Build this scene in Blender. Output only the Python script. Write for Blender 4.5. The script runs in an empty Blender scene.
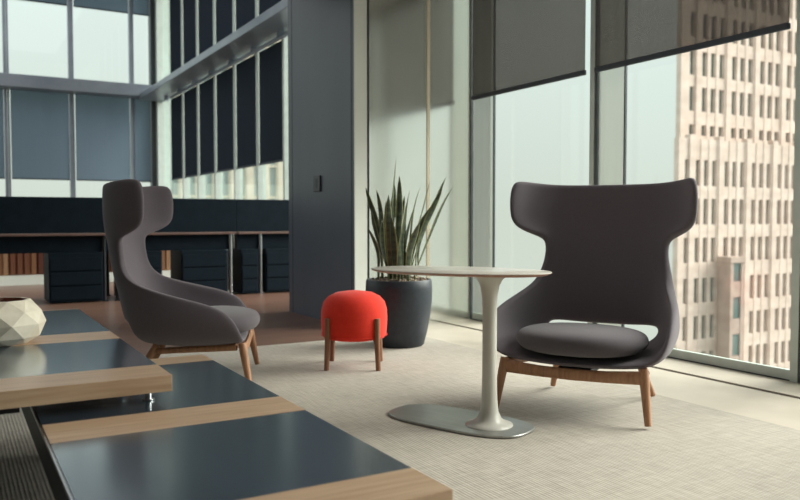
import bpy, bmesh, math, random
from mathutils import Vector, Matrix
C = bpy.context.scene
COL = C.collection
PI = math.pi
S = 0.95            # camera height in metres, the unit the plan was measured in

# ---------------------------------------------------------------- camera, sky, sun, exposure
cd = bpy.data.cameras.new('camera'); cam = bpy.data.objects.new('camera', cd); COL.objects.link(cam)
cam.location = (0, 0, 0.960)
cam.rotation_euler = (math.radians(90 - 2.36), 0, math.radians(-30))
cd.sensor_width = 36; cd.lens = 35.0; cd.clip_end = 500
cd.dof.use_dof = True; cd.dof.focus_distance = 3.6; cd.dof.aperture_fstop = 2.8
C.camera = cam
C.view_settings.view_transform = 'Standard'; C.view_settings.look = 'None'
C.view_settings.gamma = 1; C.view_settings.use_curve_mapping = False
C.view_settings.exposure = 1.0

w = bpy.data.worlds.new('sky'); C.world = w; w.use_nodes = True
wn = w.node_tree.nodes; wl = w.node_tree.links; wn.clear()
wo = wn.new('ShaderNodeOutputWorld'); bg = wn.new('ShaderNodeBackground')
tc = wn.new('ShaderNodeTexCoord'); sx = wn.new('ShaderNodeSeparateXYZ'); rp = wn.new('ShaderNodeValToRGB')
wl.new(tc.outputs['Generated'], sx.inputs[0]); wl.new(sx.outputs['Z'], rp.inputs[0])
rp.color_ramp.elements[0].position = 0.0; rp.color_ramp.elements[0].color = (0.67, 0.715, 0.64, 1)
rp.color_ramp.elements[1].position = 0.35; rp.color_ramp.elements[1].color = (0.82, 0.94, 0.92, 1)
wl.new(rp.outputs[0], bg.inputs[0]); bg.inputs[1].default_value = 0.53
wl.new(bg.outputs[0], wo.inputs[0])

def lamp(name, kind, loc, rot, energy, color=(1, 1, 1), **kw):
    d = bpy.data.lights.new(name, kind); d.energy = energy; d.color = color
    for k, v in kw.items(): setattr(d, k, v)
    o = bpy.data.objects.new(name, d); o.location = loc; o.rotation_euler = rot; COL.objects.link(o); return o
# hazy daylight from the window side
dv = Vector((-0.80, 0.22, -0.56))
lamp('sun', 'SUN', (10, 0, 10), dv.to_track_quat('-Z', 'Y').to_euler(), 4.6, (1.0, 0.97, 0.90), angle=math.radians(50))
# soft fill lamps, added unseen overhead to brighten lounge and office
lamp('fill_light_near', 'AREA', (1.8, 3.6, 3.2), (0, 0, 0), 9, (1.0, 0.94, 0.86), shape='RECTANGLE', size=3.0, size_y=3.0)
lamp('fill_light_office', 'AREA', (-0.5, 13, 6.2), (0, 0, 0), 95, (0.95, 0.97, 1.0), shape='RECTANGLE', size=7, size_y=7)  # added fill that lifts the dim office and its beams

# ---------------------------------------------------------------- materials
MATS = {}
def mat(name, color, rough=0.6, metal=0.0, **kw):
    m = bpy.data.materials.new(name); m.use_nodes = True
    b = m.node_tree.nodes['Principled BSDF']
    b.inputs['Base Color'].default_value = (*color, 1); b.inputs['Roughness'].default_value = rough
    b.inputs['Metallic'].default_value = metal
    for k, v in kw.items(): b.inputs[k.replace('_', ' ')].default_value = v
    MATS[name] = m; return m
def noisy(m, c1, c2, scale=(10, 10, 10), detail=4, bump=0.0, dist=0.001, lo=0.35, hi=0.65, tex=None):
    nt = m.node_tree; n = nt.nodes; l = nt.links; b = n['Principled BSDF']
    t = n.new('ShaderNodeTexCoord'); mp = n.new('ShaderNodeMapping'); mp.inputs['Scale'].default_value = scale
    ns = n.new('ShaderNodeTexNoise'); ns.inputs['Scale'].default_value = 1; ns.inputs['Detail'].default_value = detail
    cr = n.new('ShaderNodeValToRGB'); cr.color_ramp.elements[0].position = lo; cr.color_ramp.elements[1].position = hi
    cr.color_ramp.elements[0].color = (*c1, 1); cr.color_ramp.elements[1].color = (*c2, 1)
    l.new(t.outputs['Object'], mp.inputs[0]); l.new(mp.outputs[0], ns.inputs['Vector'])
    l.new(ns.outputs['Fac'], cr.inputs[0]); l.new(cr.outputs[0], b.inputs['Base Color'])
    if bump:
        bp = n.new('ShaderNodeBump'); bp.inputs['Strength'].default_value = bump; bp.inputs['Distance'].default_value = dist
        l.new(ns.outputs['Fac'], bp.inputs['Height']); l.new(bp.outputs[0], b.inputs['Normal'])
    return m
M = {}
def nm(name, c1, c2, rough, scale, bump=0, dist=0.001, metal=0, detail=4, **kw):
    M[name] = noisy(mat(name, c1, rough, metal, **kw), c1, c2, scale, detail, bump, dist); return M[name]
nm('shell_fabric', (0.122, 0.104, 0.122), (0.152, 0.132, 0.150), 0.95, (260, 260, 260), 0.4, 0.0006, Sheen_Weight=0.15)
nm('seat_fabric', (0.085, 0.073, 0.084), (0.108, 0.094, 0.106), 0.95, (300, 300, 300), 0.4, 0.0006, Sheen_Weight=0.2)
nm('red_wool', (0.72, 0.022, 0.008), (0.84, 0.038, 0.012), 0.9, (220, 220, 220), 0.35, 0.0006, Sheen_Weight=0.1)
nm('oak_leg', (0.34, 0.165, 0.085), (0.46, 0.24, 0.13), 0.5, (60, 60, 6))
nm('walnut_leg', (0.20, 0.085, 0.042), (0.29, 0.13, 0.066), 0.5, (70, 70, 6))
nm('oak_band', (0.41, 0.265, 0.165), (0.53, 0.375, 0.25), 0.34, (4, 60, 60), 0.08, 0.0004)
nm('table_panel', (0.045, 0.062, 0.088), (0.058, 0.078, 0.108), 0.20, (6, 6, 6), 0.02, 0.0006, metal=0.35, Coat_Weight=1.0, Coat_IOR=1.9, Coat_Roughness=0.18, Coat_Tint=(0.85, 0.95, 1.0, 1))
nm('black_frame', (0.008, 0.010, 0.016), (0.012, 0.015, 0.022), 0.45, (20, 20, 20))
nm('brushed_steel', (0.55, 0.56, 0.57), (0.66, 0.67, 0.68), 0.28, (200, 4, 4), metal=1)
nm('ceramic', (0.74, 0.68, 0.55), (0.82, 0.76, 0.63), 0.5, (25, 25, 25))
nm('ceramic_inside', (0.38, 0.20, 0.15), (0.45, 0.25, 0.19), 0.7, (25, 25, 25))
nm('planter_paint', (0.018, 0.025, 0.036), (0.025, 0.033, 0.046), 0.45, (30, 30, 30))
nm('pebbles', (0.12, 0.085, 0.06), (0.42, 0.34, 0.26), 0.9, (45, 45, 45), 0.8, 0.01)
nm('white_enamel', (0.60, 0.58, 0.52), (0.64, 0.62, 0.56), 0.3, (8, 8, 8))
nm('plate_steel', (0.32, 0.32, 0.30), (0.38, 0.38, 0.36), 0.36, (4, 90, 4), metal=0.7)
nm('table_top_white', (0.62, 0.58, 0.52), (0.68, 0.64, 0.58), 0.22, (8, 8, 8))
nm('table_edge_wood', (0.36, 0.17, 0.12), (0.46, 0.25, 0.18), 0.4, (30, 30, 30))
nm('pillar_paint', (0.085, 0.100, 0.135), (0.098, 0.115, 0.150), 0.42, (2, 2, 0.6))
nm('joint', (0.02, 0.024, 0.03), (0.03, 0.034, 0.04), 0.6, (8, 8, 8))
nm('glossy_panel', (0.88, 0.885, 0.83), (0.91, 0.91, 0.86), 0.17, (1.5, 1.5, 1.5), metal=0.88)
nm('white_wall', (0.74, 0.76, 0.70), (0.78, 0.80, 0.74), 0.6, (3, 3, 3))
nm('frame_metal', (0.055, 0.065, 0.070), (0.075, 0.085, 0.09), 0.4, (10, 10, 10), metal=0.3)
nm('pale_frame', (0.50, 0.56, 0.52), (0.56, 0.62, 0.58), 0.4, (10, 10, 10))
nm('beam_metal', (0.22, 0.25, 0.30), (0.30, 0.33, 0.38), 0.35, (1.5, 1.5, 1.5), metal=0.5)
nm('stone', (0.46, 0.405, 0.335), (0.54, 0.48, 0.40), 0.4, (3, 3, 3), 0.02)
nm('joint_glint_tone', (0.75, 0.66, 0.50), (0.80, 0.71, 0.55), 0.35, (3, 3, 3))  # warm pale colour stands for light reflected along the joint
nm('dark_wall', (0.10, 0.10, 0.11), (0.12, 0.12, 0.13), 0.7, (3, 3, 3))
nm('ceiling_paint', (0.30, 0.30, 0.30), (0.34, 0.34, 0.34), 0.9, (3, 3, 3))
nm('brown_floor', (0.145, 0.078, 0.056), (0.200, 0.110, 0.080), 0.30, (0.8, 5, 1))
nm('navy_laminate', (0.003, 0.009, 0.016), (0.005, 0.013, 0.022), 0.6, (9, 9, 9), Specular_IOR_Level=0.15)
nm('worktop_edge', (0.16, 0.10, 0.085), (0.22, 0.14, 0.12), 0.35, (9, 9, 9))
nm('tower_stone', (0.66, 0.51, 0.435), (0.78, 0.63, 0.55), 0.9, (0.5, 0.5, 0.9), detail=4)
nm('tower_bay', (0.44, 0.32, 0.27), (0.54, 0.41, 0.35), 0.9, (0.6, 0.6, 0.6))
nm('tower_glass', (0.10, 0.15, 0.145), (0.22, 0.28, 0.26), 0.3, (0.35, 0.35, 0.35), detail=2)
nm('office_stone', (0.70, 0.63, 0.51), (0.82, 0.75, 0.62), 0.9, (0.5, 0.5, 0.5))
nm('office_glass', (0.40, 0.48, 0.46), (0.50, 0.57, 0.54), 0.35, (0.4, 0.4, 0.4))
nm('switch_plastic', (0.035, 0.04, 0.055), (0.045, 0.05, 0.065), 0.4, (9, 9, 9))
nm('blind_bar', (0.022, 0.028, 0.042), (0.030, 0.036, 0.05), 0.5, (9, 9, 9))

def stripes(m, cols, freq, axis, rough=None):
    """repeating vertical strips of several tones across one object axis"""
    nt = m.node_tree; n = nt.nodes; l = nt.links; b = n['Principled BSDF']
    t = n.new('ShaderNodeTexCoord'); s = n.new('ShaderNodeSeparateXYZ'); l.new(t.outputs['Object'], s.inputs[0])
    mu = n.new('ShaderNodeMath'); mu.operation = 'MULTIPLY'; mu.inputs[1].default_value = freq
    fl = n.new('ShaderNodeMath'); fl.operation = 'FLOOR'
    wn_ = n.new('ShaderNodeTexWhiteNoise'); wn_.noise_dimensions = '1D'
    cr = n.new('ShaderNodeValToRGB'); cr.color_ramp.interpolation = 'CONSTANT'
    l.new(s.outputs[axis], mu.inputs[0]); l.new(mu.outputs[0], fl.inputs[0]); l.new(fl.outputs[0], wn_.inputs['W'])
    l.new(wn_.outputs['Value'], cr.inputs[0]); l.new(cr.outputs[0], b.inputs['Base Color'])
    els = cr.color_ramp.elements
    while len(els) < len(cols): els.new(0.5)
    for i, c in enumerate(cols): els[i].position = i/len(cols); els[i].color = (*c, 1)
    return m
M['slat_wood'] = stripes(mat('slat_wood', (0.3, 0.12, 0.06), 0.5), [(0.11, 0.035, 0.02), (0.24, 0.11, 0.055), (0.16, 0.06, 0.03), (0.32, 0.18, 0.10)], 11, 0)

# carpet: ribs along Y broken up by short darker dashes
m = mat('carpet', (0.4, 0.36, 0.3), 0.95, Sheen_Weight=0.2); M['carpet'] = m
nt = m.node_tree; n = nt.nodes; l = nt.links; b = n['Principled BSDF']
t = n.new('ShaderNodeTexCoord')
mp1 = n.new('ShaderNodeMapping'); mp1.inputs['Scale'].default_value = (60, 8, 1)
n1 = n.new('ShaderNodeTexNoise'); n1.inputs['Scale'].default_value = 1; n1.inputs['Detail'].default_value = 3
mp2 = n.new('ShaderNodeMapping'); mp2.inputs['Scale'].default_value = (1.1, 1.1, 1)
n2 = n.new('ShaderNodeTexNoise'); n2.inputs['Scale'].default_value = 1; n2.inputs['Detail'].default_value = 2
wv = n.new('ShaderNodeTexWave'); wv.inputs['Scale'].default_value = 22; wv.bands_direction = 'X'; wv.inputs['Distortion'].default_value = 1.0
c1 = n.new('ShaderNodeValToRGB'); c1.color_ramp.elements[0].position = 0.3; c1.color_ramp.elements[1].position = 0.68
c1.color_ramp.elements[0].color = (0.36, 0.315, 0.255, 1); c1.color_ramp.elements[1].color = (0.53, 0.475, 0.395, 1)
mx = n.new('ShaderNodeMix'); mx.data_type = 'RGBA'; mx.blend_type = 'MULTIPLY'; mx.inputs[0].default_value = 0.35
ad = n.new('ShaderNodeMath'); ad.operation = 'MULTIPLY_ADD'; ad.inputs[1].default_value = 0.22
bp = n.new('ShaderNodeBump'); bp.inputs['Strength'].default_value = 0.7; bp.inputs['Distance'].default_value = 0.006
l.new(t.outputs['Object'], mp1.inputs[0]); l.new(mp1.outputs[0], n1.inputs['Vector'])
l.new(t.outputs['Object'], mp2.inputs[0]); l.new(mp2.outputs[0], n2.inputs['Vector']); l.new(t.outputs['Object'], wv.inputs['Vector'])
mp3 = n.new('ShaderNodeMapping'); mp3.inputs['Scale'].default_value = (7, 42, 1); n3 = n.new('ShaderNodeTexNoise'); n3.inputs['Scale'].default_value = 1; n3.inputs['Detail'].default_value = 3
av = n.new('ShaderNodeMath'); av.operation = 'MULTIPLY_ADD'; av.inputs[1].default_value = 0.45; hv = n.new('ShaderNodeMath'); hv.operation = 'MULTIPLY'; hv.inputs[1].default_value = 0.55
l.new(t.outputs['Object'], mp3.inputs[0]); l.new(mp3.outputs[0], n3.inputs['Vector']); l.new(n1.outputs['Fac'], hv.inputs[0]); l.new(n3.outputs['Fac'], av.inputs[0]); l.new(hv.outputs[0], av.inputs[2])
l.new(av.outputs[0], c1.inputs[0]); l.new(c1.outputs[0], mx.inputs[6]); l.new(n2.outputs['Fac'], mx.inputs[7])
l.new(mx.outputs[2], b.inputs['Base Color'])
l.new(wv.outputs['Fac'], ad.inputs[0]); l.new(av.outputs[0], ad.inputs[2]); l.new(ad.outputs[0], bp.inputs['Height']); l.new(bp.outputs[0], b.inputs['Normal'])

def see_through(name, color, t_col, fac, rough=0.9, glossy=False):
    m = bpy.data.materials.new(name); m.use_nodes = True; nt = m.node_tree; n = nt.nodes; l = nt.links; n.clear()
    o = n.new('ShaderNodeOutputMaterial'); mix = n.new('ShaderNodeMixShader'); tr = n.new('ShaderNodeBsdfTransparent')
    tr.inputs[0].default_value = (*t_col, 1)
    if glossy:
        s = n.new('ShaderNodeBsdfGlossy'); s.inputs['Roughness'].default_value = rough; s.inputs['Color'].default_value = (*color, 1)
        lw = n.new('ShaderNodeLayerWeight'); lw.inputs[0].default_value = 0.5
        pw_ = n.new('ShaderNodeMath'); pw_.operation = 'POWER'; pw_.inputs[1].default_value = 4
        ma = n.new('ShaderNodeMath'); ma.operation = 'MULTIPLY_ADD'; ma.inputs[1].default_value = 0.5; ma.inputs[2].default_value = 0.02
        l.new(lw.outputs['Facing'], pw_.inputs[0]); l.new(pw_.outputs[0], ma.inputs[0]); l.new(ma.outputs[0], mix.inputs[0])
    else:
        s = n.new('ShaderNodeBsdfDiffuse'); s.inputs['Color'].default_value = (*color, 1)
        # fine vertical weave varies the openness a little
        t = n.new('ShaderNodeTexCoord'); mp = n.new('ShaderNodeMapping'); mp.inputs['Scale'].default_value = (14, 14, 0.3)
        ns = n.new('ShaderNodeTexNoise'); ns.inputs['Scale'].default_value = 1
        mr = n.new('ShaderNodeMapRange'); mr.inputs[3].default_value = fac - 0.05; mr.inputs[4].default_value = fac + 0.05
        l.new(t.outputs['Object'], mp.inputs[0]); l.new(mp.outputs[0], ns.inputs['Vector']); l.new(ns.outputs['Fac'], mr.inputs[0]); l.new(mr.outputs[0], mix.inputs[0])
    l.new(tr.outputs[0], mix.inputs[1]); l.new(s.outputs[0], mix.inputs[2]); l.new(mix.outputs[0], o.inputs[0])
    M[name] = m; return m
see_through('glass', (0.9, 1, 0.97), (0.97, 0.99, 0.98), 0, 0.02, glossy=True)
see_through('blind_near', (0.12, 0.12, 0.12), (1.0, 0.96, 0.92), 0.66)
see_through('vent_glass', (0.72, 0.74, 0.70), (0.97, 1.0, 0.97), 0.42)
see_through('blind_side', (0.030, 0.038, 0.052), (0.85, 0.92, 1.0), 0.955)
see_through('blind_far', (0.16, 0.20, 0.26), (0.78, 0.93, 1.0), 0.74)

# leaf: dark green with paler cross bands
m = mat('leaf_green', (0.05, 0.09, 0.05), 0.45); M['leaf_green'] = m
noisy(m, (0.014, 0.026, 0.016), (0.085, 0.115, 0.062), (7, 7, 32), 3, lo=0.38, hi=0.68)

nm('leaf_margin', (0.20, 0.22, 0.08), (0.30, 0.31, 0.13), 0.5, (20, 20, 20))
# ---------------------------------------------------------------- mesh helpers
def bm_box(bm, x0, x1, y0, y1, z0, z1):
    vs = [bm.verts.new(p) for p in ((x0,y0,z0),(x1,y0,z0),(x1,y1,z0),(x0,y1,z0),(x0,y0,z1),(x1,y0,z1),(x1,y1,z1),(x0,y1,z1))]
    for f in ((0,3,2,1),(4,5,6,7),(0,1,5,4),(1,2,6,5),(2,3,7,6),(3,0,4,7)): bm.faces.new([vs[i] for i in f])
def bm_tube(bm, pts, radii, n=16, caps=True, flat=(1, 1)):
    pts = [Vector(p) for p in pts]; rings = []
    up = Vector((0, 0, 1))
    for i, p in enumerate(pts):
        a = pts[max(i-1, 0)]; c = pts[min(i+1, len(pts)-1)]; d = (c-a).normalized()
        ref = up if abs(d.z) < 0.95 else Vector((0, 1, 0))
        u = d.cross(ref).normalized(); v = u.cross(d).normalized()
        rings.append([bm.verts.new(p + (u*math.cos(2*PI*k/n)*flat[0] + v*math.sin(2*PI*k/n)*flat[1])*radii[i]) for k in range(n)])
    for a, c in zip(rings, rings[1:]):
        for k in range(n): bm.faces.new((a[k], a[(k+1) % n], c[(k+1) % n], c[k]))
    if caps: bm.faces.new(rings[0][::-1]); bm.faces.new(rings[-1])
def bm_lathe(bm, prof, n=48, sx=1, sy=1, cap=True):
    rings = [[bm.verts.new((r*sx*math.cos(2*PI*k/n), r*sy*math.sin(2*PI*k/n), z)) for k in range(n)] for r, z in prof]
    for a, c in zip(rings, rings[1:]):
        for k in range(n): bm.faces.new((a[k], a[(k+1) % n], c[(k+1) % n], c[k]))
    if cap: bm.faces.new(rings[0][::-1]); bm.faces.new(rings[-1])
def finish(bm, name, m, parent=None, smooth=True, bevel=0, angle=40, sub=0):
    bmesh.ops.recalc_face_normals(bm, faces=bm.faces)
    me = bpy.data.meshes.new(name); bm.to_mesh(me); bm.free()
    o = bpy.data.objects.new(name, me); COL.objects.link(o)
    ms = m if isinstance(m, (list, tuple)) else [m]
    for q in ms: me.materials.append(q)
    if parent: o.parent = parent
    if bevel:
        bv = o.modifiers.new('bevel', 'BEVEL'); bv.width = bevel; bv.segments = 3; bv.limit_method = 'ANGLE'
    if sub:
        sb = o.modifiers.new('sub', 'SUBSURF'); sb.levels = sub; sb.render_levels = sub
    if smooth:
        me.polygons.foreach_set('use_smooth', [True]*len(me.polygons))
        if angle < 180 and not sub:
            try: me.set_sharp_from_angle(angle=math.radians(angle))
            except Exception: pass
    return o
def box(name, m, x0, x1, y0, y1, z0, z1, parent=None, bevel=0):
    bm = bmesh.new(); bm_box(bm, x0, x1, y0, y1, z0, z1); return finish(bm, name, m, parent, smooth=False, bevel=bevel)
def thing(name, label, cat, loc=(0, 0, 0), rz=0, group=None):
    o = bpy.data.objects.new(name, None); COL.objects.link(o); o.location = loc; o.rotation_euler = (0, 0, rz)
    o.empty_display_size = 0.1
    o['label'] = label; o['category'] = cat
    if group: o['group'] = group
    return o
def tag(o, label, cat, group=None, kind=None):
    o['label'] = label; o['category'] = cat
    if group: o['group'] = group
    if kind: o['kind'] = kind
    return o
def struct(o, label=None):
    o['kind'] = 'structure'
    if label: o['label'] = label
    return o
def copy_tree(o, parent=None):
    c = o.copy(); COL.objects.link(c)
    if parent: c.parent = parent
    for ch in list(o.children): copy_tree(ch, c)
    return c

# ---------------------------------------------------------------- the setting
XW = 4.42*S       # inner face of the window wall
YP = 6.30*S       # wall between pillar and windows
YB = 7.87*S       # far end of the dark pillar
XP = 3.16*S       # face of the dark pillar
YF = 19.3*S       # far glazed wall
XL = -5.5*S       # left wall
YN = -3.0*S       # wall behind the camera
HC = 3.45*S       # lounge ceiling
HA = 6.6*S        # office ceiling
struct(box('floor', M['brown_floor'], XL, XW, YN, YF, -0.2, 0), 'reddish brown polished floor')
struct(box('trim_1', M['stone'], 3.10*S, 4.06*S, YN, YP, 0, 0.006), 'pale stone floor border beside the carpet')
struct(box('trim_2', M['joint'], 4.06*S, 4.074*S, YN, YP, 0, 0.004), 'dark shadow gap along the window sill')
struct(box('trim_3', M['stone'], 4.075*S, XW-0.001, YN, YP, 0, 0.014, bevel=0.002), 'pale window sill')
struct(box('ceiling', M['ceiling_paint'], XL, XW, YN, YB, HC, HC+0.25), 'ceiling over the lounge')
struct(box('ceiling', M['ceiling_paint'], XL, XW+0.3, YB, YF+0.3, HA, HA+0.2), 'ceiling over the office')
struct(box('wall_upper', M['white_wall'], XL, XW, YB-0.2, YB, HC+0.25, HA), 'wall above the lounge ceiling')
struct(box('wall_left', M['white_wall'], XL-0.2, XL, YN, YF, -0.2, 0.5), 'left parapet wall')
struct(box('wall_left', M['dark_wall'], XL-0.2, XL, YN, 6.0, 0.5, HC), 'solid part of the left wall')
struct(box('wall_left', M['white_wall'], XL-0.2, XL, YN, YB, HC-0.3, HC+0.25), 'left wall above the windows')
bm = bmesh.new()
for k in range(13): bm_box(bm, XL-0.12, XL-0.02, YN+k*1.75, YN+k*1.75+.08, 0.5, HC-0.3 if YN+k*1.75 < YB else HA)
lw_ = struct(finish(bm, 'window_10', M['frame_metal'], None, smooth=False), 'unseen window band added in the left wall for light')  # unseen glazing, added so sky light reaches the pillar from the left
box('pane', M['glass'], XL-0.08, XL-0.07, 6.0, YB, 0.5, HC-0.3, lw_)
box('pane', M['glass'], XL-0.08, XL-0.07, YB, YF, 0.5, HA, lw_)
struct(box('wall_back', M['dark_wall'], XL, XW+0.3, YN-0.2, YN, -0.2, HC), 'wall behind the seating')

# dark pillar with its panel joints, and the glossy wall next to it
pil = struct(box('wall_pillar', M['pillar_paint'], XP, XW+0.25, YP+0.004, YB, 0, HC), 'dark grey blue painted pillar')
for y in (YB-0.10, YP+0.05):
    box('panel_joint', M['joint'], XP-0.002, XP+0.002, y-0.004, y+0.004, 0, HC, pil)
wp = struct(box('wall_glossy', M['white_wall'], XP, 3.285*S, YP-0.012, YP+0.003, 0, HC), 'pale strip at the pillar corner')
box('panel_joint', M['joint'], 3.285*S, 3.305*S, YP-0.004, YP+0.003, 0, HC, wp)
box('glossy_panel', M['glossy_panel'], 3.305*S, XW+0.02, YP-0.016, YP+0.003, 0, HC, wp)

box('joint_glint', M['joint_glint_tone'], 3.92*S, 3.95*S, YP-0.024, YP-0.0165, 0, HC-0.12, wp)  # slim joint on the glossy wall, its light reflection put into the colour
sw = thing('light_switch', 'small dark wall switch on the dark grey pillar', 'light switch', (XP-0.001, 7.10*S, 1.35*S))
box('switch_plate', M['switch_plastic'], -0.016, 0, -0.075, 0.075, -0.075, 0.075, sw, bevel=0.004)
box('rocker', M['blind_bar'], -0.018, -0.010, -0.022, 0.022, -0.045, 0.045, sw, bevel=0.003)

# near window wall: three bays
def near_window(n, y0, y1, side, vp=0.285, mw=0.030, bw=0.045):
    """y1 is the far end. A narrow pale vent panel stands at the far end of every bay."""
    bm = bmesh.new()
    xo = XW+0.02
    bm_box(bm, XW-0.005, XW+0.03, y1-mw, y1-0.002, 0.0, HC)                # mullion
    bm_box(bm, XW+0.002, XW+0.035, y0, y1-0.030, 0.0, 0.020)                 # shadow rail
    bm_box(bm, XW+0.002, XW+0.035, y0, y1-0.030, HC-0.08, HC)
    bm_box(bm, XW+0.008, XW+0.030, y1-vp-0.008, y1-vp+0.004, 0.02, HC-0.08)          # slim post
    f = struct(finish(bm, 'window_%d' % n, M['frame_metal'], None, smooth=False, bevel=0.002), 'dark framed window bay ' + side)
    box('bottom_rail', M['pale_frame'], XW+0.008, XW+0.040, y0+0.002, y1-0.032, 0.020, 0.075, f)
    box('vent_panel', M['vent_glass'], XW+0.012, XW+0.026, y1-vp+0.005, y1-0.032, 0.075, HC-0.08, f)
    box('pane', M['glass'], XW+0.018, XW+0.024, y0+0.002, y1-vp-0.01, 0.075, HC-0.08, f)
    box('inner_bead', M['pale_frame'], XW-0.01, XW+0.02, y1-0.002, y1+bw, 0.014, HC, f)
near_window(1, 4.62*S, YP-0.02, 'beside the glossy wall', .34, .016, .003)
near_window(2, 2.88*S, 4.58*S, 'looking onto the stone tower')
near_window(3, 1.16*S, 2.84*S, 'right of the picture')
near_window(4, -0.6*S, 1.12*S, 'behind the camera')
near_window(5, YN, -0.64*S, 'behind the camera, last')
zb = 2.13*S
def near_blind(y0, y1, label, z=zb):
    b = thing('roller_blind', label, 'blind', (XW-0.085, (y0+y1)/2, z), 0, 'roller blinds of the lounge windows')
    hw = (y1-y0)/2
    box('blind_fabric', M['blind_near'], -0.001, 0.001, -hw, hw, 0.03, HC-z-0.004, b)
    box('bottom_bar', M['blind_bar'], -0.014, 0.014, -hw-0.004, hw+0.004, 0, 0.038, b, bevel=0.008)
near_blind(4.60*S, 6.12*S, 'dark translucent roller blind pulled halfway down beside the glossy pale wall')
near_blind(2.885*S, 4.484*S, 'dark translucent roller blind hanging above the wing chair, stone tower behind it')

# side glazing of the office beyond the pillar
def side_windows(n, z0, z1, txt):
    bm = bmesh.new()
    ys = [(11.07+1.175*k)*S for k in range(6)]
    for y in [9.9*S, 8.72*S] + ys: bm_box(bm, XW-0.05, XW+0.08, y-0.035, y+0.035, z0, z1)
    bm_box(bm, XW, XW+0.08, YB, YF-.03, z0, z0+0.06)
    f = struct(finish(bm, 'window_%d' % n, M['pale_frame'], None, smooth=False), txt)
    box('pane', M['glass'], XW+0.03, XW+0.036, YB, YF-.03, z0+0.06, z1, f)
side_windows(6, 0.0, 3.77*S, 'tall office glazing right of the corner, lower row')
side_windows(7, 3.92*S, HA, 'tall office glazing right of the corner, upper row')
ordn = ['first', 'second', 'third', 'fourth', 'fifth', 'sixth']
def blind(loc, half, axis, h, label, m, group):
    b = thing('roller_blind', label, 'blind', loc, 0, group)
    if axis == 'y':
        box('blind_fabric', m, -0.001, 0.001, -half, half, 0.02, h, b); box('bottom_bar', M['blind_bar'], -0.01, 0.01, -half, half, 0, 0.03, b)
    else:
        box('blind_fabric', m, -half, half, -0.001, 0.001, 0.02, h, b); box('bottom_bar', M['blind_bar'], -half, half, -0.01, 0.01, 0, 0.03, b)
for k in range(6):
    y0 = (11.07+1.175*k)*S; yc = y0 + 0.5*1.175*S
    yc = y0 - 0.5875*S if k == 99 else yc
    half = 0.5875*S-0.045
    nth = ordn[5-k]
    if k == 5: yc -= 0.02
    blind((XW-0.02, yc, 1.87*S), half, 'y', 3.70*S-1.87*S, '%s navy blind from the office corner, below the grey beam on the right wall' % nth, M['blind_side'], 'lower blinds on the right office wall')
    blind((XW-0.02, yc, 3.93*S), half, 'y', HA-3.94*S, '%s navy blind from the office corner, above the grey beam on the right wall' % nth, M['blind_side'], 'upper blinds on the right office wall')
struct(box('wall_corner', M['pale_frame'], XW-0.10, XW+0.2, 19.0*S, YF+0.2, 0, HA), 'pale corner column of the office')
struct(box('trim_4', M['beam_metal'], XW-0.54*S, XW+0.05, YB, 19.05*S, 3.78*S, 3.91*S, bevel=0.01), 'grey metal beam along the right office wall')
bm = bmesh.new()
bm_tube(bm, [(XW-0.10, YB, 3.70*S), (XW-0.10, 17.7*S, 3.70*S)], [0.03, 0.03], 10)
for k in range(7): bm_box(bm, XW-0.14, XW-0.06, (11.07+1.175*k)*S-0.03-0.0, (11.07+1.175*k)*S+0.03, 3.68*S, 3.78*S)
struct(finish(bm, 'trim_5', M['beam_metal'], None), 'blind rail under the grey beam')

# far glazed wall
def far_windows(n, z0, z1, txt):
    bm = bmesh.new()
    for k in range(-4, 3):
        x = (1.10+1.33*k)*S if k < 2 else 3.77*S
        bm_box(bm, x-0.03, x+0.03, YF-0.06, YF+0.08, z0, z1)
    for k in range(-4, 3):
        x = (1.10+1.33*k)*S + 0.0
        bm_box(bm, x+0.04, x+0.075, YF-0.02, YF+0.05, z0, z1)
    bm_box(bm, XL, XW-0.1, YF, YF+0.08, z0, z0+0.06)
    f = struct(finish(bm, 'window_%d' % n, M['beam_metal'], None, smooth=False), txt)
    box('pane', M['glass'], XL, XW-0.1, YF+0.03, YF+0.036, z0+0.06, z1, f)
far_windows(8, 0.0, 3.86*S, 'far office glazing, lower row')
far_windows(9, 4.10*S, HA, 'far office glazing, upper row')
struct(box('trim_6', M['beam_metal'], XL, XW-0.1, YF-0.48, YF+0.05, 3.84*S, 4.12*S, bevel=0.01), 'grey metal beam along the far office wall')
struct(box('wall_pier', M['frame_metal'], 4.21*S, XW-0.1, YF-0.12, YF+0.1, 0, HA), 'dark grey pier beside the corner column')
xs = [(-1.56, 'outside the left edge'), (-0.23, 'leftmost'), (1.10, 'second from the left'), (2.43, 'third from the left'), (3.77, 'narrow, rightmost')]
for i, (x, nth) in enumerate(xs):
    if i == 0: continue
    x0 = x*S+0.09; x1 = (x+1.33)*S-0.04 if i < 4 else 4.20*S
    if i == 4: x0 = 3.77*S+0.05
    blind(((x0+x1)/2, YF-0.04, 1.87*S), (x1-x0)/2, 'x', 3.88*S-1.87*S, '%s grey blind of the far office wall, below the beam' % nth, M['blind_far'], 'lower blinds on the far office wall')
    blind(((x0+x1)/2, YF-0.04, 5.82*S), (x1-x0)/2, 'x', HA-5.83*S, '%s short grey blind of the far office wall, above the beam' % nth, M['blind_far'], 'upper blinds on the far office wall')

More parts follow.
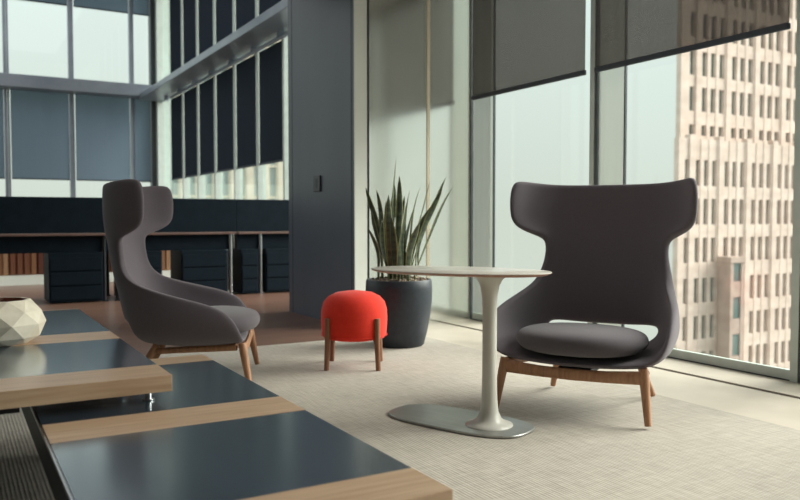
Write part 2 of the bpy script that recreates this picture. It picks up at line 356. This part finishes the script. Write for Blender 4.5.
# ---------------------------------------------------------------- outside
def tower(name, label, x0, x1, y, z0, z1, cell, rowh, m_wall, m_glass, wins, phase, depth=14, maxn=98, winh=0.62, vis=None, rowlist=None, extra=()):
    """stone front facing the room, windows set back between slim piers; every window a part"""
    t = thing(name, label, 'building', ((x0+x1)/2, y, z0))
    ox = (x0+x1)/2
    bm = bmesh.new(); bm_box(bm, x0-ox, x1-ox, 0.6, depth, 0, z1-z0)
    for v in bm.verts:                                                       # the end wall runs back at a slant
        if v.co.y > 1: v.co.x += (depth-0.6)*x0/y*1.05
    x = x0+phase
    cols = []
    piers = []
    while x + cell < x1:
        piers.append((x-0.38, x+0.38))
        ww = (cell-0.76-0.52*(wins-1)-0.45)/wins
        for k in range(wins):
            a = x+0.60+k*(ww+0.52); cols.append((a, a+ww))
        x += cell
    piers.append((x-0.5, min(x+0.5, x1)))
    for a, b_ in piers: bm_box(bm, max(a, x0)-ox, min(b_, x1)-ox, -0.10, 0.6, 0, z1-z0+0.4)
    nrow = int((z1-z0)/rowh)
    for a in extra: cols.append((a, a+cols[0][1]-cols[0][0]))
    cols.sort()
    if rowlist: rows = [(q-z0-h_/2, h_) for q, h_ in sorted(rowlist)]
    else: rows = [(r*rowh+rowh*(1-winh), rowh*winh) for r in range(nrow)]
    lo = 0
    for q, h_ in rows: bm_box(bm, x0-ox+.05, x1-ox-.05, 0.04, 0.5, lo, q); lo = q+h_
    bm_box(bm, x0-ox+.05, x1-ox-.05, 0.06, 0.5, lo, z1-z0)
    nrow = len(rows)
    edges = [x0] + [v for c_ in cols for v in c_] + [x1]
    for k in range(0, len(edges), 2): bm_box(bm, edges[k]-ox, edges[k+1]-ox, 0.0, 0.6, 0, z1-z0)
    finish(bm, 'facade', m_wall, t, smooth=False)
    bmw = bmesh.new(); ww = cols[0][1]-cols[0][0]; bm_box(bmw, 0, ww, 0.38, 0.598, 0, 1)
    proto = None; rest = bmesh.new(); cnt = 0; nr = 0
    for r in range(nrow-1, -1, -1):
        for a, b_ in cols:
            zc = z0+rows[r][0]
            seen = vis is None or vis(a, zc)
            if seen and cnt < maxn:
                if proto is None: proto = finish(bmw, 'window', m_glass, t, smooth=False); o = proto
                else: o = proto.copy(); COL.objects.link(o)
                o.parent = t; o.location = (a-ox, 0, rows[r][0]); o.scale = (1, 1, rows[r][1]); cnt += 1
            else:
                bm_box(rest, a-ox, b_-ox, 0.38, 0.598, rows[r][0], rows[r][0]+rows[r][1]); nr += 1
    if nr:
        o = finish(rest, 'window', m_glass, t, smooth=False); o['kind'] = 'stuff'
    else: rest.free()
    return t
tower('stone_tower', 'tall beige stone tower with narrow window rows seen through the right window', 64.9, 112, 55, -34, 40, 4.75, 3.9, M['tower_stone'], M['tower_glass'], 3, 2.6,
      vis=lambda a, z: a < 87 and 8.6 < z < 23, extra=(66.2,), rowlist=[(36.5, 2.5), (32.6, 2.5), (28.7, 2.5), (24.8, 2.5), (20.9, 2.5), (17.0, 2.5), (13.3, 2.5), (10.1, 1.1)])
# lower wing standing in front of the tower, with a brown bay window shaft
tower('stone_wing', 'lower beige stone wing standing before the tall tower, beside the chair', 62.4, 106, 53, -34, 8.9, 4.4, 3.8, M['tower_stone'], M['tower_glass'], 3, 1.9, depth=1.3,
      vis=lambda a, z: a < 84 and -17 < z, extra=(63.3,), rowlist=[(5.5, 2.6), (1.6, 2.6), (-2.3, 2.5), (-6.4, 2.5), (-10.2, 2.4), (-13.9, 2.4), (-17.8, 2.4)])
bay = thing('bay_shaft', 'brown pink bay shaft with stacked windows on the stone tower front', 'building', (69.2, 51.2, -29.9))
bm = bmesh.new(); bm_box(bm, -1.05, -0.6, 0, 1.5, 0, 26.5); bm_box(bm, 0.6, 1.05, 0, 1.5, 0, 26.5); bm_box(bm, -0.6, 0.6, 0.3, 1.5, 0, 26.5)
for k in range(7): bm_box(bm, -0.6, 0.6, 0.05, 0.3, k*3.8, k*3.8+1.6)
bm_box(bm, -1.15, 1.15, -0.1, 1.5, 26.3, 26.9)
finish(bm, 'facade', M['tower_bay'], bay, smooth=False)
pw = None
for k in range(7):
    if pw is None: pw = box('window', M['tower_glass'], -0.55, 0.55, 0.15, 0.298, 0, 2.1, bay); o = pw
    else: o = pw.copy(); COL.objects.link(o); o.parent = bay
    o.location = (0, 0, k*3.8+1.65)
tower('office_block', 'pale beige block with close vertical piers under the navy office blinds', 23.4, 62, 100, -30, 30, 2.2, 4.2, M['office_stone'], M['office_glass'], 1, 0.2, winh=0.93,
      vis=lambda a, z: a < 42 and -5 < z < 14)

# ---------------------------------------------------------------- carpet
rug = box('area_carpet', M['carpet'], XL+0.5, 3.46*S, YN+0.3, 5.80*S, 0.0, 0.008, bevel=0.002)
tag(rug, 'large beige grey ribbed carpet under the chairs and tables', 'carpet')

# ---------------------------------------------------------------- wing chairs
def cg(rows, mirror=True):
    return rows
def make_chair(label, loc, rz):
    t = thing('wing_chair', label, 'armchair', loc, rz, 'winged lounge chairs')
    # half grid of the upholstered shell, centre line to free edge, top row to the pan under the seat
    R = [
     [(0,.420,1.138),(.14,.420,1.138),(.27,.400,1.140),(.365,.340,1.148),(.43,.265,1.158),(.465,.185,1.160)],
     [(0,.425,1.095),(.14,.425,1.095),(.275,.403,1.095),(.375,.340,1.10),(.445,.255,1.108),(.487,.160,1.110)],
     [(0,.428,1.00),(.14,.426,1.00),(.275,.403,1.00),(.375,.340,1.00),(.445,.255,1.00),(.490,.155,1.00)],
     [(0,.425,.930),(.14,.423,.930),(.27,.400,.930),(.365,.345,.920),(.435,.265,.905),(.475,.165,.900)],
     [(0,.420,.870),(.120,.418,.870),(.222,.400,.870),(.288,.370,.865),(.330,.335,.860),(.358,.300,.855)],
     [(0,.410,.82),(.12,.407,.82),(.213,.392,.82),(.268,.368,.82),(.303,.342,.82),(.325,.315,.82)],
     [(0,.397,.74),(.12,.394,.74),(.216,.380,.74),(.273,.357,.74),(.306,.332,.738),(.326,.305,.735)],
     [(0,.384,.675),(.125,.381,.675),(.230,.366,.675),(.292,.340,.675),(.328,.312,.673),(.345,.293,.655)],
     [(0,.370,.610),(.13,.367,.610),(.238,.352,.610),(.305,.318,.608),(.343,.270,.598),(.365,.220,.578)],
     [(0,.350,.515),(.15,.344,.515),(.268,.318,.512),(.350,.245,.512),(.402,.095,.512),(.430,-.070,.512)],
     [(0,.330,.368),(.16,.321,.368),(.295,.285,.385),(.400,.150,.430),(.436,-.050,.450),(.442,-.255,.462)],
     [None,None,(.300,.270,.335),(.395,.125,.352),(.428,-.070,.355),(.432,-.325,.358)],
     [None,None,(.250,.250,.290),(.335,.095,.283),(.372,-.080,.278),(.382,-.345,.280)],
     [None,None,(.15,.235,.262),(.190,.070,.248),(.215,-.085,.240),(.225,-.342,.262)],
     [None,None,(0,.235,.256),(0,.070,.242),(0,-.085,.234),(0,-.345,.255)],
    ]
    bm = bmesh.new(); V = {}
    for side in (1, -1):
        for i, row in enumerate(R):
            for j, p in enumerate(row):
                if p is None: continue
                if p[0] == 0 and side == -1: V[(side, i, j)] = V[(1, i, j)]; continue
                V[(side, i, j)] = bm.verts.new((side*p[0], p[1], p[2]))
        for i in range(len(R)-1):
            for j in range(5):
                ks = [(side, i, j), (side, i, j+1), (side, i+1, j+1), (side, i+1, j)]
                if all(k in V for k in ks):
                    f = [V[k] for k in ks]
                    bm.faces.new(f if side == 1 else f[::-1])
    bmesh.ops.recalc_face_normals(bm, faces=bm.faces)
    sh = finish(bm, 'shell', M['shell_fabric'], t)
    so = sh.modifiers.new('thick', 'SOLIDIFY'); so.thickness = 0.042; so.offset = 0; so.use_even_offset = True
    sb = sh.modifiers.new('sub', 'SUBSURF'); sb.levels = 2; sb.render_levels = 3
    # seat cushion: thick rounded pad
    bm = bmesh.new(); n = 40; rings = []
    prof = [(0.0, -0.050), (0.55, -0.050), (0.86, -0.042), (0.97, -0.018), (1.0, 0.006), (0.975, 0.030), (0.90, 0.047), (0.72, 0.060), (0.42, 0.068), (0.0, 0.070)]
    for r, z in prof:
        if r == 0: rings.append([bm.verts.new((0, 0, z))]); continue
        ring = []
        for k in range(n):
            a = 2*PI*k/n; c, s_ = math.cos(a), math.sin(a)
            e = 2/2.35
            ring.append(bm.verts.new((0.322*r*math.copysign(abs(c)**e, c), 0.290*r*math.copysign(abs(s_)**e, s_), z - 0.012*(s_ < 0)*abs(s_)*r)))
        rings.append(ring)
    for a, c in zip(rings, rings[1:]):
        for k in range(n):
            if len(a) == 1: bm.faces.new((a[0], c[(k+1) % n], c[k]))
            elif len(c) == 1: bm.faces.new((a[k], a[(k+1) % n], c[0]))
            else: bm.faces.new((a[k], a[(k+1) % n], c[(k+1) % n], c[k]))
    cu = finish(bm, 'seat_cushion', M['seat_fabric'], t, sub=2)
    cu.scale = (1, 1, 1.12); cu.location = (-0.006, -0.122, 0.343); cu.rotation_euler = (math.radians(-3), 0, 0)
    # wooden underframe
    for sx_ in (-1, 1):
        bm = bmesh.new(); bm_tube(bm, [(sx_*.335, -.325, .262), (sx_*.342, -.336, .20), (sx_*.365, -.37, 0.013)], [.021, .0225, .0155], 20)
        finish(bm, 'leg', M['oak_leg'], t, bevel=0.003)
        bm = bmesh.new(); bm_tube(bm, [(sx_*.215, .15, .245), (sx_*.230, .21, .15), (sx_*.272, .280, 0.013)], [.021, .020, .0145], 20)
        finish(bm, 'leg', M['oak_leg'], t, bevel=0.003)
        bm = bmesh.new(); bm_tube(bm, [(sx_*.335, -.295, .240), (sx_*.225, .15, .210)], [.020, .017], 14)
        finish(bm, 'side_rail', M['oak_leg'], t)
    bm = bmesh.new()
    bm_tube(bm, [(-.335, -.333, .222), (-.17, -.334, .212), (0, -.335, .208), (.17, -.334, .212), (.335, -.333, .222)], [.032, .028, .027, .028, .032], 16, flat=(.5, 1))
    finish(bm, 'front_rail', M['oak_leg'], t)
    box('swivel_plate', M['black_frame'], -.08, .08, -.28, -.05, .200, .232, t, bevel=.006)
    return t
make_chair('dark grey wing chair facing the room in front of the window and stone tower', (2.822, 2.950, 0.008), math.radians(-58))
make_chair('dark grey wing chair seen from the side, left of the red stool', (1.207, 4.566, 0.008), math.radians(67.5))

# ---------------------------------------------------------------- red stool
st = thing('pouf_stool', 'round red wool stool on four wooden legs before the planter', 'stool', (2.235, 4.46, 0.0085), math.radians(-31))
bm = bmesh.new()
prof = [(0.001, 0.178), (0.150, 0.178), (0.186, 0.186), (0.198, 0.205), (0.203, 0.26), (0.205, 0.32), (0.202, 0.37), (0.189, 0.415), (0.160, 0.450), (0.112, 0.474), (0.05, 0.484), (0.001, 0.486)]
bm_lathe(bm, prof, 48)
finish(bm, 'upholstered_seat', M['red_wool'], st, angle=180)
bm = bmesh.new(); bm_tube(bm, [(0.2045*math.cos(2*PI*k/60), 0.2045*math.sin(2*PI*k/60), 0.205) for k in range(60)] + [(0.2045, 0, 0.205)], [0.0016]*61, 6)
finish(bm, 'seam', M['red_wool'], st)
for ax in (-1, 1):
    for ay in (-1, 1):
        bm = bmesh.new(); bm_tube(bm, [(ax*.148, ay*.148, .325), (ax*.149, ay*.149, .17), (ax*.156, ay*.156, 0)], [.0175, .0175, .0150], 18)
        finish(bm, 'leg', M['walnut_leg'], st, bevel=.003)

# ---------------------------------------------------------------- potted snake plant
pp = thing('potted_snake_plant', 'tall snake plant in a dark round planter behind the red stool', 'potted plant', (2.90, 5.04, 0.0085))
st.scale = (1.04, 1.04, 1.0)
bm = bmesh.new()
prof = [(0.001, 0), (0.178, 0), (0.188, 0.008), (0.212, 0.10), (0.235, 0.22), (0.248, 0.34), (0.250, 0.43), (0.246, 0.485), (0.240, 0.495), (0.228, 0.495), (0.224, 0.485), (0.222, 0.43), (0.001, 0.43)]
bm_lathe(bm, prof, 64); finish(bm, 'planter', M['planter_paint'], pp, angle=50)
random.seed(4)
bm = bmesh.new(); bm_lathe(bm, [(0.001, 0.432), (0.2185, 0.432), (0.219, 0.480), (0.12, 0.498), (0.001, 0.503)], 48)
for k in range(150):
    a = random.uniform(0, 2*PI); r = 0.205*math.sqrt(random.random()); s_ = random.uniform(.010, .019)
    mtx = Matrix.Translation((r*math.cos(a), r*math.sin(a), .507 - .085*r + random.uniform(-.004, .008))) @ Matrix.Rotation(random.uniform(0, 3), 4, 'Z') @ Matrix.Diagonal((s_, s_*.7, s_*.6, 1))
    bmesh.ops.create_icosphere(bm, subdivisions=1, radius=1, matrix=mtx)
finish(bm, 'soil_and_pebbles', M['pebbles'], pp, angle=60)
def leaf(bx, by, h, lean, ldir, width, twist, curve):
    """a stiff pointed blade, V section, leaning away along ldir"""
    bm = bmesh.new(); n = 14; rows = []
    for i in range(n+1):
        u = i/n
        wv_ = width*((0.42+0.58*math.sin(PI/2*min(u/.62, 1))**1.6) if u < .62 else max(0.0, 1-((u-.62)/.38)**2)**0.75) if u < 1 else 0.0006
        wv_ = min(wv_, width*1.05)
        off = lean*u + curve*u*u*h + 0.014*math.sin(u*5.5+by*30)
        px = bx+math.cos(ldir)*off; py = by+math.sin(ldir)*off; pz = 0.480+(h-.02)*u
        a = ldir+PI/2+twist*u + math.sin(u*4+bx*20)*0.15
        dx, dy = math.cos(a), math.sin(a); nx, ny = -dy, dx
        th = 0.004*(1-u)+0.0012; vd = wv_*0.30
        row = []
        for q, dd in ((-1, vd), (-.76, vd*.6), (0, 0), (.76, vd*.6), (1, vd)):
            row.append((px+dx*wv_*q+nx*dd, py+dy*wv_*q+ny*dd, pz))
        back = [(p[0]-nx*th, p[1]-ny*th, p[2]) for p in row[::-1]]
        rows.append([bm.verts.new(p) for p in row+back])
    for a, c in zip(rows, rows[1:]):
        for k in range(10):
            f = bm.faces.new((a[k], a[(k+1) % 10], c[(k+1) % 10], c[k]))
            if k in (0, 3, 5, 8, 4, 9): f.material_index = 1
    bm.faces.new(rows[0][::-1]); bm.faces.new(rows[-1])
    return bm
rd = random.Random(11)
cr_ = Vector((.866, -.5)); fw = Vector((.5, .866))
# (sideways tip offset, height, sideways root offset, depth)
spec = [(-.235,.72,-.12,.02),(-.17,.70,-.11,-.05),(-.20,.56,-.13,.05),(-.10,.62,-.08,.10),(-.075,.66,-.06,-.10),(-.02,.92,-.05,.0),(.01,.80,-.02,-.08),
        (-.04,.75,-.07,.06),(.03,.66,-.01,.1),(.05,.60,.02,-.12),(.17,.72,.04,.02),(.10,.55,.03,.12),(.28,.62,.05,.08),(.36,.80,.09,-.02),(.22,.76,.08,-.06),
        (.43,.74,.12,.03),(.31,.72,.11,-.08),(.14,.46,.06,-.13),(-.13,.48,-.09,-.12),(-.05,.50,-.03,-.14),(.02,.42,.0,-.15),(.08,.70,.03,.06),(.22,.44,.12,.10),(-.22,.42,-.14,-.02),(.0,.58,.01,.14),(-.03,.66,.0,.03)]
for i, (tx, h, rx, ry) in enumerate(spec):
    r2 = cr_*rx + fw*ry
    ty = ry*0.8 + rd.uniform(-.10, .10)
    d2 = cr_*(tx-rx) + fw*ty*0.8
    ang = math.atan2(d2.y, d2.x); L = d2.length
    # blade face turned toward the room more or less
    bm = leaf(r2.x, r2.y, h, L*0.45, ang, rd.uniform(.020, .032), rd.uniform(-1.4, 1.4), 0.55*L/h)
    finish(bm, 'leaf', [M['leaf_green'], M['leaf_margin']], pp, angle=180)

# ---------------------------------------------------------------- pedestal side table
sd = thing('pedestal_side_table', 'white pedestal side table with long oval top before the planter', 'side table', (2.104, 2.832, 0.0085), math.radians(-57))
def superell(bm, a, b, prof, ox, n=72, e=2.3):
    rings = []
    for s_, z in prof:
        ring = []
        for k in range(n):
            t_ = 2*PI*k/n; c, q = math.cos(t_), math.sin(t_)
            ring.append(bm.verts.new((ox+(a+s_)*math.copysign(abs(c)**(2/e), c), (b+s_)*math.copysign(abs(q)**(2/e), q), z)))
        rings.append(ring)
    for a_, c_ in zip(rings, rings[1:]):
        for k in range(n): bm.faces.new((a_[k], a_[(k+1) % n], c_[(k+1) % n], c_[k]))
    bm.faces.new(rings[0][::-1]); bm.faces.new(rings[-1])
bm = bmesh.new(); superell(bm, .365, .178, [(-.004, 0), (0, .003), (0, .009), (-.003, .012)], -.165, e=3.0)
finish(bm, 'base_plate', M['plate_steel'], sd).rotation_euler = (0, 0, math.radians(-11))
bm = bmesh.new(); bm_lathe(bm, [(.001, .012), (.108, .012), (.106, .017), (.080, .024), (.056, .042), (.042, .075), (.036, .13), (.0335, .24), (.0325, .38), (.0325, .52), (.035, .60), (.043, .645), (.058, .675), (.082, .692), (.10, .696), (.001, .697)], 48)
finish(bm, 'pedestal', M['white_enamel'], sd, angle=60)
bm = bmesh.new(); superell(bm, .435, .235, [(-.030, .697), (-.006, .704), (0, .709)], -.155, e=2.15)
tt = finish(bm, 'wood_edge', M['table_edge_wood'], sd)
bm = bmesh.new(); superell(bm, .435, .235, [(0.0, .7091), (0, .712), (-.003, .714)], -.155, e=2.15)
finish(bm, 'tabletop', M['table_top_white'], sd)

# ---------------------------------------------------------------- the two low tables
def low_table(name, label, x0, x1, ys, ztop, th, zbase, rail):
    """ys: far edge, (band, panel, band, panel, band) boundaries toward the camera"""
    t = thing(name, label, 'coffee table', ((x0+x1)/2, (ys[0]+ys[-1])/2, 0.0085))
    ox, oy = (x0+x1)/2, (ys[0]+ys[-1])/2; z = ztop-0.0085
    e = 0.001
    for k in range(len(ys)-1):
        a, b_ = ys[k+1]-oy, ys[k]-oy
        if k % 2 == 0: box('wood_band', M['oak_band'], x0-ox, x1-ox, a, b_, z-th, z, t, bevel=.0015)
        else:
            box('dark_panel', M['table_panel'], x0-ox+e, x1-ox-e, a+.0008, b_-.0008, z-th+.012, z-.0012, t)
    return t, ox, oy, z
X0, X1 = .235*S, 1.03*S; LZ = .360*S
t, ox, oy, z = low_table('coffee_table', 'low coffee table with dark panels and oak bands, nearest and lower of the two', X0, X1, [3.665*S, 3.50*S, 2.66*S, 2.43*S, 1.72*S, 1.53*S], LZ, .045, 0, True)
bm = bmesh.new(); a, b_ = 1.56*S-oy, 3.63*S-oy
for q0, q1 in ((X0-ox+.0, X0-ox+.03), (X1-ox-.05, X1-ox-.02)): bm_box(bm, q0, q1, a, b_, z-.115, z-.046)
bm_box(bm, X0-ox+.03, X1-ox-.05, a, a+.03, z-.115, z-.046); bm_box(bm, X0-ox+.03, X1-ox-.05, b_-.03, b_, z-.115, z-.046)
finish(bm, 'underframe', M['black_frame'], t, smooth=False)
box('metal_edge', M['brushed_steel'], X0-ox-.006, X0-ox-.0005, a+.02, b_-.02, z-.016, z-.006, t)
box('side_skirt', M['black_frame'], X0-ox-.004, X0-ox-.0005, a+.02, b_-.02, z-.11, z-.017, t)
for q in (X0-ox+.13, X1-ox-.14):
    for y in (a+.12, b_-.12):
        box('leg', M['black_frame'], q-.014, q+.03, y-.022, y+.022, 0, z-.0455, t)
UX0, UX1 = -.95*S, .663*S
zu = .460*S
t2, ox2, oy2, z2 = low_table('coffee_table', 'higher coffee table at left carrying the faceted bowl', UX0, UX1, [5.07*S, 5.03*S, 3.98*S, 3.72*S, 2.976*S, 2.75*S], zu, .055, 0, False)
t['group'] = t2['group'] = 'dark panelled coffee tables'
# short steel spacers resting on the lower table, black legs on the free side
for x, y in ((.60*S, 2.84*S), (.62*S, 3.45*S), (.30*S, 3.45*S)):
    bm = bmesh.new(); zz = LZ-.0085+.0005; bm_lathe(bm, [(.020, zz), (.020, zz+.004), (.011, zz+.006), (.011, z2-.0555), (.001, z2-.0555)], 20)
    o = finish(bm, 'spacer', M['brushed_steel'], t2); o.location = (x-ox2, y-oy2, 0)
box('underframe', M['black_frame'], UX0-ox2+.05, X0-ox2-.05, 2.80*S-oy2, 4.9*S-oy2, z2-.080, z2-.0555, t2)
for x in (UX0-ox2+.08, -.35*S-ox2):
    for y in (2.95*S-oy2, 4.85*S-oy2): box('leg', M['black_frame'], x-.02, x+.02, y-.02, y+.02, 0, z2-.0805, t2)
# faceted bowl
vb = Vector((-.515*3.4*S, 3.4*S))
bw = thing('faceted_bowl', 'cream faceted ceramic bowl on the higher coffee table', 'bowl', (0.866*vb.x+.5*vb.y, -.5*vb.x+.866*vb.y, zu+.0005))
bm = bmesh.new(); N = 9; rings = []
lv = [(.105, .0, 0), (.150, .030, .5), (.172, .085, 0), (.158, .138, .5), (.112, .182, 0)]
for r, z, off in lv: rings.append([bm.verts.new((r*math.cos(2*PI*(k+off)/N), r*math.sin(2*PI*(k+off)/N), z)) for k in range(N)])
for i in range(len(rings)-1):
    a, c = rings[i], rings[i+1]
    for k in range(N):
        if lv[i][2] == 0:
            bm.faces.new((a[k], a[(k+1) % N], c[k])); bm.faces.new((a[(k+1) % N], c[(k+1) % N], c[k]))
        else:
            bm.faces.new((a[k], c[(k+1) % N], c[k])); bm.faces.new((a[k], a[(k+1) % N], c[(k+1) % N]))
inn = [bm.verts.new((.100*math.cos(2*PI*k/N), .100*math.sin(2*PI*k/N), .182)) for k in range(N)]
for k in range(N): bm.faces.new((rings[-1][k], rings[-1][(k+1) % N], inn[(k+1) % N], inn[k]))
bm.faces.new(rings[0][::-1])
finish(bm, 'faceted_body', M['ceramic'], bw, smooth=False)
bm = bmesh.new(); bm_lathe(bm, [(.0998, .1815), (.135, .13), (.13, .06), (.08, .02)], N, cap=False)
bm.faces.new([v for v in bm.verts if abs(v.co.z-.02) < 1e-6])
finish(bm, 'bowl_interior', M['ceramic_inside'], bw, smooth=False)

# ---------------------------------------------------------------- office beyond
YD = 9.9*S
def workstation(x0, x1, label, ped, leglist, drop=0):
    t = thing('office_desk', label, 'desk', ((x0+x1)/2, YD, 0), 0, 'dark desks of the office row')
    ox = (x0+x1)/2
    box('privacy_screen', M['navy_laminate'], x0-ox-.018, x1-ox+.018, .0, .03, .83*S-drop, 1.255*S-drop*.2, t, bevel=.006)
    box('worktop', M['worktop_edge'], x0-ox, x1-ox, -.03, .75, .80*S-drop, .828*S-drop, t, bevel=.003)
    box('cable_tray', M['navy_laminate'], x0-ox+.002, x1-ox-.002, .04, .16, .60*S, .798*S-drop, t)
    for a, b_ in ped:
        p = box('pedestal', M['navy_laminate'], a*S-ox, b_*S-ox, .0, .55, 0.012, .598*S, t, bevel=.006)
        for k in range(3): box('drawer_front', M['navy_laminate'], a*S-ox+.015, b_*S-ox-.015, -.012, -.001, .04+.165*k, .185+.165*k, p, bevel=.003)
    for x in leglist:
        for y in (.03, .68):
            bm = bmesh.new(); bm_tube(bm, [(x*S-ox, y, 0), (x*S-ox, y, .80*S-drop)], [.020, .020], 14)
            bm_box(bm, x*S-ox-.03, x*S-ox+.03, y-.03, y+.03, 0, .012)
            finish(bm, 'leg', M['brushed_steel' if x > 3 and y < .5 else 'black_frame'], t)
    return t
workstation(.46*S, 1.66*S, 'dark office desk with navy screen behind the faceted bowl', [(.98, 1.58)], [1.60])
workstation(1.70*S, 3.22*S, 'dark office desk with navy screen behind the left wing chair', [(1.80, 2.28), (2.52, 3.12)], [1.75, 3.17])
workstation(3.26*S, 4.25*S, 'dark office desk with navy screen next to the dark pillar', [(3.30, 3.54), (3.64, 4.22)], [3.58], drop=.0)
cab = thing('slatted_cabinet', 'low wooden slatted cabinet on a pale plinth behind the desks', 'cabinet', (1.4*S, 13.0*S, 0))
bm = bmesh.new(); bm_box(bm, -2.9, 2.4, 0, .45, .14, .50)
k = -2.88
while k < 2.38: bm_box(bm, k, k+.06, -.02, 0, .15, .49); k += .091
finish(bm, 'slatted_body', M['slat_wood'], cab, smooth=False)
box('plinth', M['white_wall'], -2.9, 2.4, -.06, .45, 0, .138, cab)
box('cabinet_top', M['navy_laminate'], -2.92, 2.42, -.03, .47, .502, .53, cab)
